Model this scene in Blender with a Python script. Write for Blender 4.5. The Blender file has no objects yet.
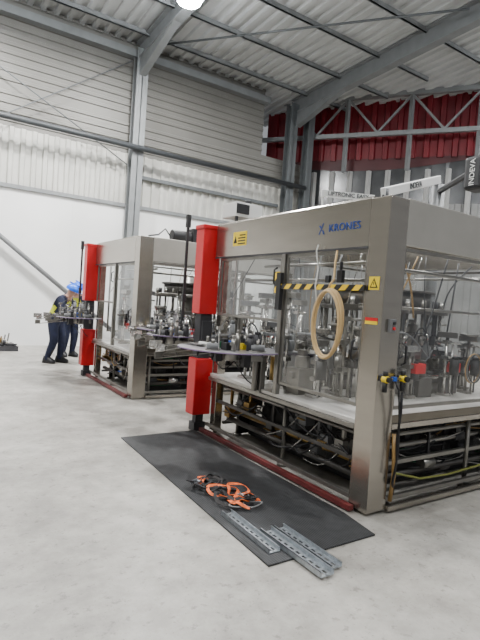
import bpy, random
from math import *
from mathutils import Vector, Matrix
random.seed(7)
SC=bpy.context.scene
COL=SC.collection

# ------------------------------------------------------------------ materials
MATS={}
def mat(name,col,rough=.5,metal=0.,noise=0.,nscale=8.,bump=0.,bscale=40.,emit=None,estr=0.,stretch=None):
    if name in MATS: return MATS[name]
    m=bpy.data.materials.new(name); m.use_nodes=True
    nt=m.node_tree; b=nt.nodes['Principled BSDF']
    b.inputs['Base Color'].default_value=(*col,1); b.inputs['Roughness'].default_value=rough
    b.inputs['Metallic'].default_value=metal
    tc=nt.nodes.new('ShaderNodeTexCoord'); mp=nt.nodes.new('ShaderNodeMapping')
    nt.links.new(tc.outputs['Object'],mp.inputs[0])
    if stretch: mp.inputs['Scale'].default_value=stretch
    if noise>0:
        n=nt.nodes.new('ShaderNodeTexNoise'); n.inputs['Scale'].default_value=nscale; n.inputs['Detail'].default_value=5
        r=nt.nodes.new('ShaderNodeValToRGB')
        r.color_ramp.elements[0].position=.3; r.color_ramp.elements[1].position=.7
        r.color_ramp.elements[0].color=(*[c*(1-noise) for c in col],1)
        r.color_ramp.elements[1].color=(*[min(1,c*(1+noise)) for c in col],1)
        nt.links.new(mp.outputs[0],n.inputs[0]); nt.links.new(n.outputs[0],r.inputs[0]); nt.links.new(r.outputs[0],b.inputs['Base Color'])
    if bump>0:
        n2=nt.nodes.new('ShaderNodeTexNoise'); n2.inputs['Scale'].default_value=bscale
        bp=nt.nodes.new('ShaderNodeBump'); bp.inputs['Strength'].default_value=bump; bp.inputs['Distance'].default_value=.01
        nt.links.new(mp.outputs[0],n2.inputs[0]); nt.links.new(n2.outputs[0],bp.inputs['Height']); nt.links.new(bp.outputs[0],b.inputs['Normal'])
    if emit:
        b.inputs['Emission Color'].default_value=(*emit,1); b.inputs['Emission Strength'].default_value=estr
    MATS[name]=m; return m

STEEL=mat('stainless_steel',(.42,.39,.345),.24,.94,.06,2,stretch=(1,1,8))
STEELD=mat('stainless_dull',(.26,.25,.23),.34,.85,.12,6)
CHROME=mat('bright_metal',(.54,.53,.51),.22,.92,.05,5)
GALV=mat('galvanised_steel',(.42,.45,.48),.42,.75,.25,30)
ALU=mat('aluminium_deck',(.56,.545,.52),.33,.4,.10,5)
BLACK=mat('black_plastic',(.012,.012,.014),.5,0,.2,9)
DARK=mat('dark_grey_paint',(.035,.035,.04),.55,0,.2,9)
GREY=mat('grey_paint',(.17,.175,.18),.5,0,.08,9)
RED=mat('red_paint',(.58,.010,.016),.38,0,.08,4)
DRED=mat('dull_red_paint',(.13,.02,.02),.5,0,.3,8)
WHITE=mat('white_plastic',(.70,.70,.68),.45,0,.04,6)
BLUE=mat('blue_plastic',(.01,.09,.50),.35,0,.08,6)
HELM=mat('helmet_blue',(.01,.13,.75),.3,0,.05,6)
GREEN=mat('green_hose',(.02,.14,.06),.4,0,.1,6)
YEL=mat('yellow_paint',(.85,.62,.02),.4,0,.05,6)
ORANGE=mat('orange_webbing',(.80,.15,.03),.7,0,.25,30)
BRASS=mat('brass',(.40,.26,.09),.35,.8,.1,8)
BROWN=mat('tan_hose',(.58,.40,.19),.5,0,.08,12)
TAN=mat('amber_hose',(.30,.18,.06),.45,0,.1,8)
FLOORM=mat('concrete',(.45,.43,.395),.42,0,.14,.9,.12,30)
def concrete():
    nt=FLOORM.node_tree; b=nt.nodes['Principled BSDF']
    tc=nt.nodes.new('ShaderNodeTexCoord')
    def layer(scale,detail,p0,p1,dark,fac,old,stretch=None,rot=0):
        n=nt.nodes.new('ShaderNodeTexNoise'); n.inputs['Scale'].default_value=scale; n.inputs['Detail'].default_value=detail; n.inputs['Roughness'].default_value=.7
        r=nt.nodes.new('ShaderNodeValToRGB'); r.color_ramp.elements[0].position=p0; r.color_ramp.elements[0].color=(*dark,1)
        r.color_ramp.elements[1].position=p1; r.color_ramp.elements[1].color=(1,1,1,1)
        mx=nt.nodes.new('ShaderNodeMix'); mx.data_type='RGBA'; mx.blend_type='MULTIPLY'; mx.inputs[0].default_value=fac
        src=tc.outputs['Object']
        if stretch:
            mp=nt.nodes.new('ShaderNodeMapping');mp.inputs['Scale'].default_value=stretch;mp.inputs['Rotation'].default_value=(0,0,rot);nt.links.new(src,mp.inputs[0]);src=mp.outputs[0]
        nt.links.new(src,n.inputs[0]); nt.links.new(n.outputs[0],r.inputs[0])
        nt.links.new(old,mx.inputs[6]); nt.links.new(r.outputs[0],mx.inputs[7]); return mx.outputs[2]
    o=b.inputs['Base Color'].links[0].from_socket
    o=layer(1.1,9,.36,.62,(.68,.67,.66),.9,o)
    o=layer(4,9,.40,.60,(.72,.72,.71),.85,o)
    o=layer(14,6,.35,.43,(.50,.49,.48),.7,o)
    o=layer(60,2,.28,.36,(.5,.49,.48),.7,o)
    nt.links.new(o,b.inputs['Base Color'])
concrete()
CLAD=mat('grey_cladding',(.18,.175,.16),.5,.1,.06,1.2)
CLADW=mat('translucent_cladding',(.50,.495,.46),.45,0,.12,1.5)
FARW=mat('far_sheeting',(.20,.20,.195),.5,0,.2,1.2)
WALLW=mat('white_panel',(.84,.84,.83),.5,0,.09,.5)
ROOFM=mat('roof_sheet',(.45,.46,.46),.5,.05,.08,1)
STRUCT=mat('grey_steelwork',(.12,.13,.135),.5,.3,.1,3)
STRUCTL=mat('light_steelwork',(.22,.23,.235),.5,.3,.1,3)
REDCL=mat('red_cladding',(.14,.003,.009),.5,0,.2,1)
DGLASS=mat('dark_glazing',(.05,.052,.055),.2,0,.3,2)
MULL=mat('pale_post',(.40,.40,.39),.5,0,.1,3)
RUBBER=mat('black_rubber',(.026,.027,.029),.7,0,.3,14,.4,120)
NAVY=mat('navy_fabric',(.012,.017,.045),.85,0,.25,14)
VESTM=mat('hi_vis_fabric',(.55,.60,.03),.7,0,.05,9)
SKIN=mat('skin',(.55,.33,.24),.55,0,.05,9)
LAMPE=mat('lamp_lens',(1,1,1),.4,0,0,emit=(.93,.97,1),estr=170)

def hazard():
    m=bpy.data.materials.new('hazard_tape'); m.use_nodes=True; nt=m.node_tree; b=nt.nodes['Principled BSDF']
    tc=nt.nodes.new('ShaderNodeTexCoord'); sx=nt.nodes.new('ShaderNodeSeparateXYZ')
    ad=nt.nodes.new('ShaderNodeMath'); ad.operation='ADD'
    mu=nt.nodes.new('ShaderNodeMath'); mu.operation='MULTIPLY'; mu.inputs[1].default_value=7.0
    fr=nt.nodes.new('ShaderNodeMath'); fr.operation='FRACT'; gt=nt.nodes.new('ShaderNodeMath'); gt.operation='GREATER_THAN'; gt.inputs[1].default_value=.5
    mx=nt.nodes.new('ShaderNodeMix'); mx.data_type='RGBA'; mx.inputs[6].default_value=(.015,.015,.015,1); mx.inputs[7].default_value=(.9,.6,.02,1)
    nt.links.new(tc.outputs['Object'],sx.inputs[0]); nt.links.new(sx.outputs[1],ad.inputs[0]); nt.links.new(sx.outputs[2],ad.inputs[1])
    nt.links.new(ad.outputs[0],mu.inputs[0]); nt.links.new(mu.outputs[0],fr.inputs[0]); nt.links.new(fr.outputs[0],gt.inputs[0])
    nt.links.new(gt.outputs[0],mx.inputs[0]); nt.links.new(mx.outputs[2],b.inputs['Base Color']); b.inputs['Roughness'].default_value=.4
    return m
HAZ=hazard()
def glass():
    m=bpy.data.materials.new('clear_polycarbonate'); m.use_nodes=True; nt=m.node_tree
    for n in list(nt.nodes):
        if n.type!='OUTPUT_MATERIAL': nt.nodes.remove(n)
    out=nt.nodes['Material Output']
    t=nt.nodes.new('ShaderNodeBsdfTransparent'); t.inputs[0].default_value=(.95,.96,.955,1)
    g=nt.nodes.new('ShaderNodeBsdfGlossy'); g.inputs['Roughness'].default_value=.04; g.inputs[0].default_value=(.9,.9,.9,1)
    lw=nt.nodes.new('ShaderNodeLayerWeight'); lw.inputs[0].default_value=.25
    ad=nt.nodes.new('ShaderNodeMath'); ad.operation='MULTIPLY_ADD'; ad.inputs[1].default_value=.35; ad.inputs[2].default_value=.04
    mx=nt.nodes.new('ShaderNodeMixShader')
    nt.links.new(lw.outputs['Facing'],ad.inputs[0]); nt.links.new(ad.outputs[0],mx.inputs[0]); nt.links.new(t.outputs[0],mx.inputs[1]); nt.links.new(g.outputs[0],mx.inputs[2])
    nt.links.new(mx.outputs[0],out.inputs[0]); return m
GLASS=glass()

# ------------------------------------------------------------------ mesh builder
class B:
    def __init__(s): s.v=[];s.f=[];s.m=[];s.sm=[]
    def add(s,vs,fs,mi=0,sm=False):
        o=len(s.v); s.v+= [tuple(v) for v in vs]
        for f in fs: s.f.append([i+o for i in f]); s.m.append(mi); s.sm.append(sm)
        return s
    def box(s,x0,x1,y0,y1,z0,z1,mi=0):
        vs=[(x,y,z) for z in(z0,z1) for y in(y0,y1) for x in(x0,x1)]
        return s.add(vs,[(0,2,3,1),(4,5,7,6),(0,1,5,4),(2,6,7,3),(0,4,6,2),(1,3,7,5)],mi)
    def bar(s,p0,p1,w,h,mi=0):
        p0=Vector(p0);p1=Vector(p1);d=(p1-p0).normalized()
        up=Vector((0,0,1)) if abs(d.z)<.98 else Vector((0,1,0))
        a=d.cross(up).normalized();b=a.cross(d).normalized()
        vs=[p+a*(w/2*i)+b*(h/2*j) for p in(p0,p1) for i,j in((-1,-1),(1,-1),(1,1),(-1,1))]
        return s.add(vs,[(0,1,2,3),(7,6,5,4),(0,4,5,1),(1,5,6,2),(2,6,7,3),(3,7,4,0)],mi)
    def cyl(s,p0,p1,r,r2=None,n=16,mi=0):
        if r2 is None:r2=r
        p0=Vector(p0);p1=Vector(p1);d=(p1-p0).normalized()
        up=Vector((0,0,1)) if abs(d.z)<.9 else Vector((1,0,0))
        a=d.cross(up).normalized();b=d.cross(a)
        vs=[p+(a*cos(2*pi*i/n)+b*sin(2*pi*i/n))*rr for p,rr in((p0,r),(p1,r2)) for i in range(n)]
        s.add(vs,[(i,(i+1)%n,n+(i+1)%n,n+i) for i in range(n)],mi,True)
        o=len(s.v)-2*n
        s.f.append([o+i for i in range(n)][::-1]);s.m.append(mi);s.sm.append(False)
        s.f.append([o+n+i for i in range(n)]);s.m.append(mi);s.sm.append(False)
        return s
    def tube(s,pts,r,n=8,mi=0,closed=False,flat=1.):
        P=[Vector(p) for p in pts];N=len(P);rings=[];prev=None
        for i,p in enumerate(P):
            if closed: d=(P[(i+1)%N]-P[i-1])
            else: d=P[min(i+1,N-1)]-P[max(i-1,0)]
            d.normalize()
            if prev is None:
                up=Vector((0,0,1)) if abs(d.z)<.9 else Vector((1,0,0)); a=d.cross(up).normalized()
            else:
                a=(prev-d*prev.dot(d)).normalized()
            prev=a;b=d.cross(a)
            rr=r[i] if isinstance(r,(list,tuple)) else r
            rings.append([p+a*cos(2*pi*k/n)*rr+b*sin(2*pi*k/n)*rr*flat for k in range(n)])
        vs=[v for R in rings for v in R];fs=[]
        for i in range(N if closed else N-1):
            j=(i+1)%N
            for k in range(n): fs.append((i*n+k,i*n+(k+1)%n,j*n+(k+1)%n,j*n+k))
        if not closed: fs.append(tuple(range(n))[::-1]);fs.append(tuple((N-1)*n+k for k in range(n)))
        return s.add(vs,fs,mi,True)
    def ribbon(s,pts,w,t=.002,mi=0):
        P=[Vector(p) for p in pts];N=len(P);vs=[]
        for i,p in enumerate(P):
            d=P[min(i+1,N-1)]-P[max(i-1,0)]; d.normalize()
            a=d.cross(Vector((0,0,1)))
            if a.length<.1:a=Vector((1,0,0))
            a.normalize(); tw=.7*sin(i*.23); up=Vector((0,0,1)); a=(a*cos(tw)+up*sin(tw)); b=a.cross(d).normalized()
            vs+=[p+a*w/2+b*t,p-a*w/2+b*t,p-a*w/2-b*t,p+a*w/2-b*t]
        fs=[]
        for i in range(N-1):
            for k in range(4): fs.append((i*4+k,i*4+(k+1)%4,(i+1)*4+(k+1)%4,(i+1)*4+k))
        fs.append((3,2,1,0));fs.append(tuple((N-1)*4+k for k in range(4)))
        return s.add(vs,fs,mi,False)
    def sph(s,c,r,mi=0,n=12,sc=(1,1,1),z0=-1.):
        c=Vector(c);vs=[];m=n//2;lo=asin(max(-1,z0))
        for j in range(m+1):
            th=lo+(pi/2-lo)*j/m
            for i in range(n): vs.append(c+Vector((cos(th)*cos(2*pi*i/n)*r*sc[0],cos(th)*sin(2*pi*i/n)*r*sc[1],sin(th)*r*sc[2])))
        fs=[(j*n+i,j*n+(i+1)%n,(j+1)*n+(i+1)%n,(j+1)*n+i) for j in range(m) for i in range(n)]
        return s.add(vs,fs,mi,True)
    def prism(s,poly,z0,z1,mi=0,si=None):
        n=len(poly)
        vs=[(x,y,z0) for x,y in poly]+[(x,y,z1) for x,y in poly]
        s.add(vs,[tuple(range(n))[::-1],tuple(range(n,2*n))]+[(i,(i+1)%n,n+(i+1)%n,n+i) for i in range(n)],mi)
        if si is not None:
            for k in range(len(s.m)-n,len(s.m)): s.m[k]=si
        return s
    def make(s,name,mats,parent=None,bevel=0,label=None,category=None,loc=None,**kw):
        me=bpy.data.meshes.new(name); vs=s.v
        if loc is not None: vs=[(v[0]-loc[0],v[1]-loc[1],v[2]-loc[2]) for v in vs]
        me.from_pydata(vs,[],s.f)
        if not isinstance(mats,(list,tuple)): mats=[mats]
        for m in mats: me.materials.append(m)
        for p,mi,sm in zip(me.polygons,s.m,s.sm): p.material_index=mi;p.use_smooth=sm
        me.update()
        ob=bpy.data.objects.new(name,me); COL.objects.link(ob)
        if loc is not None: ob.location=loc
        if parent: ob.parent=parent
        if bevel>0:
            bv=ob.modifiers.new('bevel','BEVEL');bv.width=bevel;bv.segments=2;bv.limit_method='ANGLE'
        if label: ob['label']=label
        if category: ob['category']=category
        for k,v in kw.items(): ob[k]=v
        return ob
def empty(name,label,category,loc=(0,0,0),rotz=0,**kw):
    e=bpy.data.objects.new(name,None);COL.objects.link(e);e.location=loc;e.rotation_euler=(0,0,rotz);e.empty_display_size=.2
    e['label']=label;e['category']=category
    for k,v in kw.items(): e[k]=v
    return e
def sub(name,parent,loc=(0,0,0)):
    e=bpy.data.objects.new(name,None);COL.objects.link(e);e.parent=parent;e.location=loc;e.empty_display_size=.1;return e
def text(name,body,size,M,m,parent=None,label=None,ext=.002,bold=0.0,spacing=1.0):
    cu=bpy.data.curves.new(name,'FONT');cu.body=body;cu.size=size;cu.extrude=ext;cu.align_x='CENTER';cu.align_y='CENTER';cu.offset=bold;cu.space_character=spacing
    t=bpy.data.objects.new(name+'_tmp',cu);COL.objects.link(t)
    dg=bpy.context.evaluated_depsgraph_get();me=bpy.data.meshes.new_from_object(t.evaluated_get(dg))
    bpy.data.objects.remove(t);me.transform(M);me.materials.clear();me.materials.append(m);me.name=name
    ob=bpy.data.objects.new(name,me);COL.objects.link(ob)
    if parent: ob.parent=parent
    if label: ob['label']=label
    return ob
def fx(x,y,z): return Matrix.Translation((x,y,z))@Matrix(((0,0,-1,0),(-1,0,0,0),(0,1,0,0),(0,0,0,1)))
def fy(x,y,z): return Matrix.Translation((x,y,z))@Matrix(((1,0,0,0),(0,0,-1,0),(0,1,0,0),(0,0,0,1)))

# ------------------------------------------------------------------ building shell
B().box(-7,24,-6,22,-.1,0).make('floor',FLOORM,kind='structure')
def prof(u0,u1,p,d):
    out=[];u=u0
    while u<u1:
        for a,b in((0,0),(.5,0),(.58,d),(.92,d)):
            if u+a*p<=u1: out.append((u+a*p,b))
        u+=p
    out.append((u1,0));return out
def corr_x(name,x0,x1,y,z0,z1,p,d,m):
    b=B();P=prof(x0,x1,p,d);vs=[(u,y-o,z) for u,o in P for z in(z0,z1)]
    b.add(vs,[(2*i,2*i+2,2*i+3,2*i+1) for i in range(len(P)-1)])
    b.box(x0,x1,y+.01,y+.05,z0,z1)
    return b.make(name,m,kind='structure')
def corr_z(name,x0,x1,y,z0,z1,p,d,m):
    b=B();P=prof(z0,z1,p,d);vs=[(x,y-o,u) for u,o in P for x in(x0,x1)]
    b.add(vs,[(2*i,2*i+1,2*i+3,2*i+2) for i in range(len(P)-1)])
    b.box(x0,x1,y+.01,y+.05,z0,z1)
    return b.make(name,m,kind='structure')
b=B().box(-7,11.4,14.0,14.1,0,4.08)
for k in range(11): b.box(-6.4+1.65*k,-6.385+1.65*k,13.992,14.0,0,4.08)
b.make('wall_back',WALLW,kind='structure')
corr_x('wall_back_band',-7,11.4,14.05,4.08,5.6,.28,.06,CLADW)
corr_z('wall_back_middle',-7,11.4,14.05,5.6,6.6,.22,.035,CLAD)
corr_z('wall_back_upper',-7,9.65,14.05,6.6,8.9,.22,.035,CLAD)
B().box(-7,11.3,13.93,14.0,4.05,4.15).make('trim_1',STRUCTL,kind='structure')
B().box(5.3,10.4,13.88,13.96,4.92,5.02).make('trim_2',STRUCT,kind='structure')
B().box(-7,9.7,13.75,13.98,8.25,8.45).make('trim_3',STRUCTL,kind='structure')
B().box(-7.1,-7,-6,14.1,0,9.8).make('wall_left',CLAD,kind='structure')
zr=lambda y:8.80+.045*(14-y)
b=B();P=prof(-7,24,.33,.08);vs=[(u,y,zr(y)-o) for u,o in P for y in(-6,16.5)]
b.add(vs,[(2*i,2*i+1,2*i+3,2*i+2) for i in range(len(P)-1)])
b.add([(-7,-6,zr(-6)+.08),(24,-6,zr(-6)+.08),(24,16.5,zr(16.5)+.08),(-7,16.5,zr(16.5)+.08)],[(0,1,2,3)])
b.make('ceiling',ROOFM,kind='structure')
L0=Vector((10.95,15.6,0));Ld=Vector((.582,-.813,0));Ln=Vector((-.813,-.582,0))
def LP(t,z,o=0): q=L0+Ld*t+Ln*o; return (q.x,q.y,z)
def angled(name,z0,z1,p,d,m,t1=13):
    b=B();P=prof(0,t1,p,d);vs=[LP(u,z,o) for u,o in P for z in(z0,z1)]
    b.add(vs,[(2*i,2*i+2,2*i+3,2*i+1) for i in range(len(P)-1)])
    b.add([LP(0,z0,-.05),LP(t1,z0,-.05),LP(t1,z1,-.05),LP(0,z1,-.05)],[(0,1,2,3)])
    return b.make(name,m,kind='structure')
angled('wall_far_red',6.85,9.4,.45,.12,REDCL)
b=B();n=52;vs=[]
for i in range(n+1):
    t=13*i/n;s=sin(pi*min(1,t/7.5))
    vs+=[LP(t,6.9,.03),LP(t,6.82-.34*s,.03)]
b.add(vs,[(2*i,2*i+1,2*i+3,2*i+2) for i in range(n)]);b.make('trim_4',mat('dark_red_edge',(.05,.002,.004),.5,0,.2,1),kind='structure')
angled('window_1',5.3,6.85,1.3,.02,DGLASS)
angled('wall_far',0,5.3,.5,.03,FARW)
for i in range(1,18):
    t=i*.65
    B().bar(LP(t,4.6,.1),LP(t,6.45,.1),.14,.12).make('window_mullion',MULL,label='pale upright standing before the dark far glazing',category='post',group='far wall posts')

def hsec(b,x,y,z0,z1,w=.3,d=.3):
    b.box(x-w/2,x+w/2,y-d/2,y-d/2+.025,z0,z1).box(x-w/2,x+w/2,y+d/2-.025,y+d/2,z0,z1).box(x-.012,x+.012,y-d/2,y+d/2,z0,z1)
for (x,y,w,lab) in [(5.1,13.72,.34,'tall grey steel H column against the pale wall'),(10.62,13.72,.32,'tall grey steel H column at the end of the wall'),(11.3,13.6,.26,'slimmer grey steel column beside the red cladding'),(-1.2,13.72,.34,'tall grey steel H column against the pale wall')]:
    b=B();hsec(b,x,y,0,8.45,w)
    b.box(x-.25,x+.25,y-.22,y+.22,0,.03)
    b.make('steel_column',STRUCTL if x<9 else STRUCT,label=lab,category='column',group='building columns')
for x,lab in [(5.1,'grey steel roof beam running over the hall'),(10.8,'deep grey steel roof beam with haunch'),(-1.2,'grey steel roof beam running over the hall')]:
    b=B();y0,y1=13.9,-5.5;h=.48
    for (za,zb,w) in((-.12,-.15,.26),(-.12-h,-.15-h,.26)):
        b.add([(x-w/2,y0,zr(y0)+za),(x+w/2,y0,zr(y0)+za),(x+w/2,y1,zr(y1)+za),(x-w/2,y1,zr(y1)+za),(x-w/2,y0,zr(y0)+zb),(x+w/2,y0,zr(y0)+zb),(x+w/2,y1,zr(y1)+zb),(x-w/2,y1,zr(y1)+zb)],[(0,1,2,3),(7,6,5,4),(0,4,5,1),(1,5,6,2),(2,6,7,3),(3,7,4,0)])
    b.add([(x-.01,y0,zr(y0)-.12),(x-.01,y1,zr(y1)-.12),(x-.01,y1,zr(y1)-.14-h),(x-.01,y0,zr(y0)-.14-h),(x+.01,y0,zr(y0)-.12),(x+.01,y1,zr(y1)-.12),(x+.01,y1,zr(y1)-.14-h),(x+.01,y0,zr(y0)-.14-h)],[(0,1,2,3),(7,6,5,4)])
    b.add([(x-.1,13.6,7.7),(x+.1,13.6,7.7),(x+.1,11.4,zr(11.4)-.62),(x-.1,11.4,zr(11.4)-.62),(x-.1,13.6,8.25),(x+.1,13.6,8.25),(x+.1,11.4,zr(11.4)-.55),(x-.1,11.4,zr(11.4)-.55)],[(3,2,1,0),(4,5,6,7),(0,1,5,4),(1,2,6,5),(2,3,7,6),(3,0,4,7)])
    b.make('roof_beam',STRUCTL,label=lab,category='roof beam',group='roof beams')
for i in range(12):
    y=13.2-i*1.55
    b=B();z=zr(y)-.08
    b.box(-7,19 if y<9 else 13,y-.02,y+.02,z-.13,z).box(-7,19 if y<9 else 13,y-.02,y+.04,z-.13,z-.115)
    b.make('roof_purlin',STRUCTL,label='long thin grey steel purlin under the roof sheets',category='purlin',group='roof purlins')
for a,c in [((5.35,13.2),(10.55,7.2)),((5.35,1.0),(10.55,6.8))]:
    B().cyl((a[0],a[1],zr(a[1])-.35),(c[0],c[1],zr(c[1])-.35),.03,n=8).make('bracing_rod',STRUCT,label='thin diagonal steel bracing rod under the roof',category='bracing rod',group='roof bracing')
for a,c,r in [((.0,13.8,4.1),(4.9,13.8,.35),.06),((-.9,13.75,3.9),(4.85,13.75,8.1),.015),((-.9,13.7,8.1),(4.85,13.7,5.2),.015)]:
    B().cyl(a,c,r,n=10).make('wall_brace',GREY if r>.03 else STRUCT,label='diagonal grey steel brace across the wall bay',category='brace',group='wall bracing')
B().cyl((-7,13.45,5.66),(11.2,13.45,5.66),.075,n=14).make('service_pipe',mat('dark_pipe',(.05,.055,.06),.5,.2,.1,3),label='long dark grey pipe running along the wall',category='pipe')
E=empty('roof_truss','grey steel truss with diagonals in front of red cladding','truss',LP(0,7,.6))
e0=E.location
def T(name,p,q,w):
    p=Vector(p)-e0;q=Vector(q)-e0;B().bar(p,q,w,w).make(name,STRUCTL,E)
T('top_chord',LP(0,8.85,.6),LP(12.5,8.85,.6),.16);T('bottom_chord',LP(0,7.55,.6),LP(12.5,7.55,.6),.14)
for i in range(6):
    t=1.0+i*2.1
    T('upright',LP(t,6.3,.6),LP(t,8.85,.6),.12)
    T('diagonal',LP(t,8.8,.6),LP(t+1.05,7.6,.6),.07);T('diagonal',LP(t+1.05,7.6,.6),LP(t+2.1,8.8,.6),.07)

# ------------------------------------------------------------------ lamps
def lamp(x,y,z,pw):
    e=empty('high_bay_lamp','round industrial high bay lamp hanging under the roof','lamp',(x,y,z),group='high bay lamps')
    B().cyl((0,0,.16),(0,0,.22),.28,.16,24).cyl((0,0,.22),(0,0,.3),.1,n=16).make('housing',DARK,e)
    B().cyl((0,0,0),(0,0,.16),.25,.32,n=24).make('lens',LAMPE,e)
    B().cyl((0,0,.3),(0,0,zr(y)-z-.1),.012,n=8).make('hanger',STRUCT,e)
    l=bpy.data.lights.new('lamp_light','AREA');l.shape='DISK';l.size=.5;l.energy=pw;l.color=(1,.985,.955)
    o=bpy.data.objects.new('lamp_light',l);COL.objects.link(o);o.location=(x,y,z-.02)
for a in [(4.75,10.1,8.0,620),(1.0,11.0,8.0,640),(-3,8,8.0,220),(4.75,4.0,8.1,280),(-1.5,2.5,8.1,180),(9.6,3.2,8.1,270),(14.2,5.4,8.0,190),(0,-3,8.3,130),(6,-2.5,8.3,150)]: lamp(*a)  # lamps by the left wall and at right back are unseen, added for brightness

# ------------------------------------------------------------------ machine
def pane(parent,name,axis,c,a0,a1,z0,z1,fw=.028,handle=True):
    e=sub(name,parent)
    b=B()
    def bx(u0,u1,w0,w1,t):
        if axis=='x': b.box(c-t,c+t,u0,u1,w0,w1)
        else: b.box(u0,u1,c-t,c+t,w0,w1)
    bx(a0,a0+fw,z0,z1,.012);bx(a1-fw,a1,z0,z1,.012);bx(a0+fw,a1-fw,z0,z0+fw,.012);bx(a0+fw,a1-fw,z1-fw,z1,.012)
    b.make('door_frame',STEELD,e,bevel=.003)
    b=B()
    u0,u1,w0,w1=a0+fw,a1-fw,z0+fw,z1-fw
    if axis=='x': b.add([(c,u0,w0),(c,u1,w0),(c,u1,w1),(c,u0,w1)],[(0,1,2,3)])
    else: b.add([(u0,c,w0),(u1,c,w0),(u1,c,w1),(u0,c,w1)],[(0,1,2,3)])
    b.make('glass_pane',GLASS,e)
    if not handle: return
    hx=a0+.07
    b=B()
    if axis=='x': b.tube([(c-.015,hx,z0+.35),(c-.05,hx,z0+.37),(c-.05,hx,z0+.5),(c-.015,hx,z0+.52)],.009,8)
    else: b.tube([(hx,c-.015,z0+.35),(hx,c-.05,z0+.37),(hx,c-.05,z0+.5),(hx,c-.015,z0+.52)],.009,8)
    b.make('handle',BLACK,e)
def rndcable(b,p,q,sag,r,mi):
    p=Vector(p);q=Vector(q);pts=[]
    o=Vector((random.uniform(-.06,.06),random.uniform(-.06,.06),0))
    for i in range(9):
        t=i/8;pts.append(p.lerp(q,t)+o*sin(pi*t)+Vector((0,0,-sag*sin(pi*t))))
    b.tube(pts,r,6,mi)
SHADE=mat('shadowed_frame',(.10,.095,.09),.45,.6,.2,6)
def machine(loc,L,W,label,near):
    E=empty('labelling_machine',label,'machine',loc)
    H=2.43;hb=2.04
    for (x0,x1,y0,y1,z1,z0) in [(0,.21,0,.19,H-.02,0.0),(W-.16,W,0,.16,H-.02,0.0),(W-.16,W,L-.16,L,H-.02,0.0),(.07,.17,L-.1,L,hb,0.0)]:
        b=B().box(x0,x1,y0,y1,z0+.03,z1).box(x0+.03,x1-.03,y0+.03,y1-.03,z0,z0+.03)
        b.make('corner_post',STEEL,E,bevel=.006)
    b=B()
    y0,y1=.19,L
    vs=[(0,y0,hb),(0,y1,hb),(0,y1,H-.02),(0,y0,H-.02),(.02,y0,H),(.02,y1,H),(.24,y0,H),(.24,y1,H),(.24,y0,hb),(.24,y1,hb)]
    b.add(vs,[(0,3,2,1),(3,4,5,2),(4,6,7,5),(6,8,9,7),(8,0,1,9),(0,8,6,4,3),(1,2,5,7,9)])
    b.make('hood_beam',STEEL,E,bevel=.004)
    B().box(.21,W-.16,0.005,.22,hb+.02,H-.01).make('hood_beam',mat('pale_panel',(.47,.45,.41),.36,.65,.05,4),E,bevel=.008,label='pale side hood beam')
    B().box(W-.2,W,.16,L-.16,hb+.1,H).make('hood_beam',STEEL,E,bevel=.008)
    B().box(.24,W-.2,L-.2,L,hb+.1,H).make('hood_beam',STEEL,E,bevel=.008)
    B().box(-.004,.012,.19,L,hb-.012,hb+.004).make('hood_trim',DARK,E)
    rc=sub('lift_column',E)
    B().box(-.15,.08,L+.03,L+.22,1.38,2.41).box(-.165,.09,L+.02,L+.235,2.36,2.41).make('upper_housing',RED,rc,bevel=.01)
    B().box(-.15,.08,L+.03,L+.22,.20,.86).make('lower_housing',RED,rc,bevel=.01)
    B().box(-.11,.04,L+.06,L+.2,.86,1.38).box(-.10,.03,L+.02,L+.05,.95,1.3).make('spindle_guide',DARK,rc,bevel=.006)
    B().box(-.10,.05,L+.07,L+.2,.0,.1).box(-.08,.02,L+.08,L+.16,.1,.20).make('foot',DARK,rc)
    y1=1.2*L/2.5
    pane(E,'guard_door','x',.03,.19,y1,.80,hb-.015)
    pane(E,'guard_door','x',.03,y1+.06,L-.1,1.38,hb-.015)
    B().box(.0,.05,y1+.003,y1+.057,.7,hb).make('mullion',STEELD,E,bevel=.004)
    pane(E,'guard_door','y',.03,.21,1.82,.80,hb+.01)
    pane(E,'guard_door','y',.03,1.86,W-.16,.80,hb+.01)
    B().box(1.825,1.855,.0,.05,.62,hb+.02).make('mullion',STEELD,E,bevel=.004)
    pane(E,'guard_door','y',L-.06,.25,W-.22,.84,hb+.08,handle=False)
    pane(E,'guard_door','x',W-.04,.22,L-.22,.84,hb+.08,handle=False)
    B().box(.02,W-.02,.02,L-.02,.665,.70).make('deck',ALU,E,bevel=.004)
    B().box(.0,.035,.19,L-.02,.625,.665).make('deck_rail',STEELD,E,bevel=.004)
    B().box(.21,W-.16,.0,.035,.65,.695).make('deck_rail',STEEL,E,bevel=.004)
    B().box(.21,W-.16,.005,.02,.70,.76).make('kick_panel',mat('bronze_clear_panel',(.17,.15,.12),.3,.7,.1,4),E)
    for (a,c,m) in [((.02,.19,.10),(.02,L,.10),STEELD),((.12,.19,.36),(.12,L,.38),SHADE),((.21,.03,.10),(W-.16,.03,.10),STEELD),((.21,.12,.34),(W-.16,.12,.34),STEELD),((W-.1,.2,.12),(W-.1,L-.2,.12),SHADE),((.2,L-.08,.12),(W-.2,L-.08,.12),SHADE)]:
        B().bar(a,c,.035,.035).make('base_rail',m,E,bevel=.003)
    B().box(-.06,-.01,.12,L+.02,.013,.055).make('floor_rail',DRED,E,bevel=.003,label='dull red rail on the floor')
    B().box(.21,W-.1,-.03,.01,.02,.06).make('floor_rail',STEEL,E,bevel=.004)
    B().box(.42,W-.3,.40,L-.3,.02,.64).make('base_shade_box',BLACK,E,bevel=.01)  # black box under the deck stands in for the deep shade there
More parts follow.
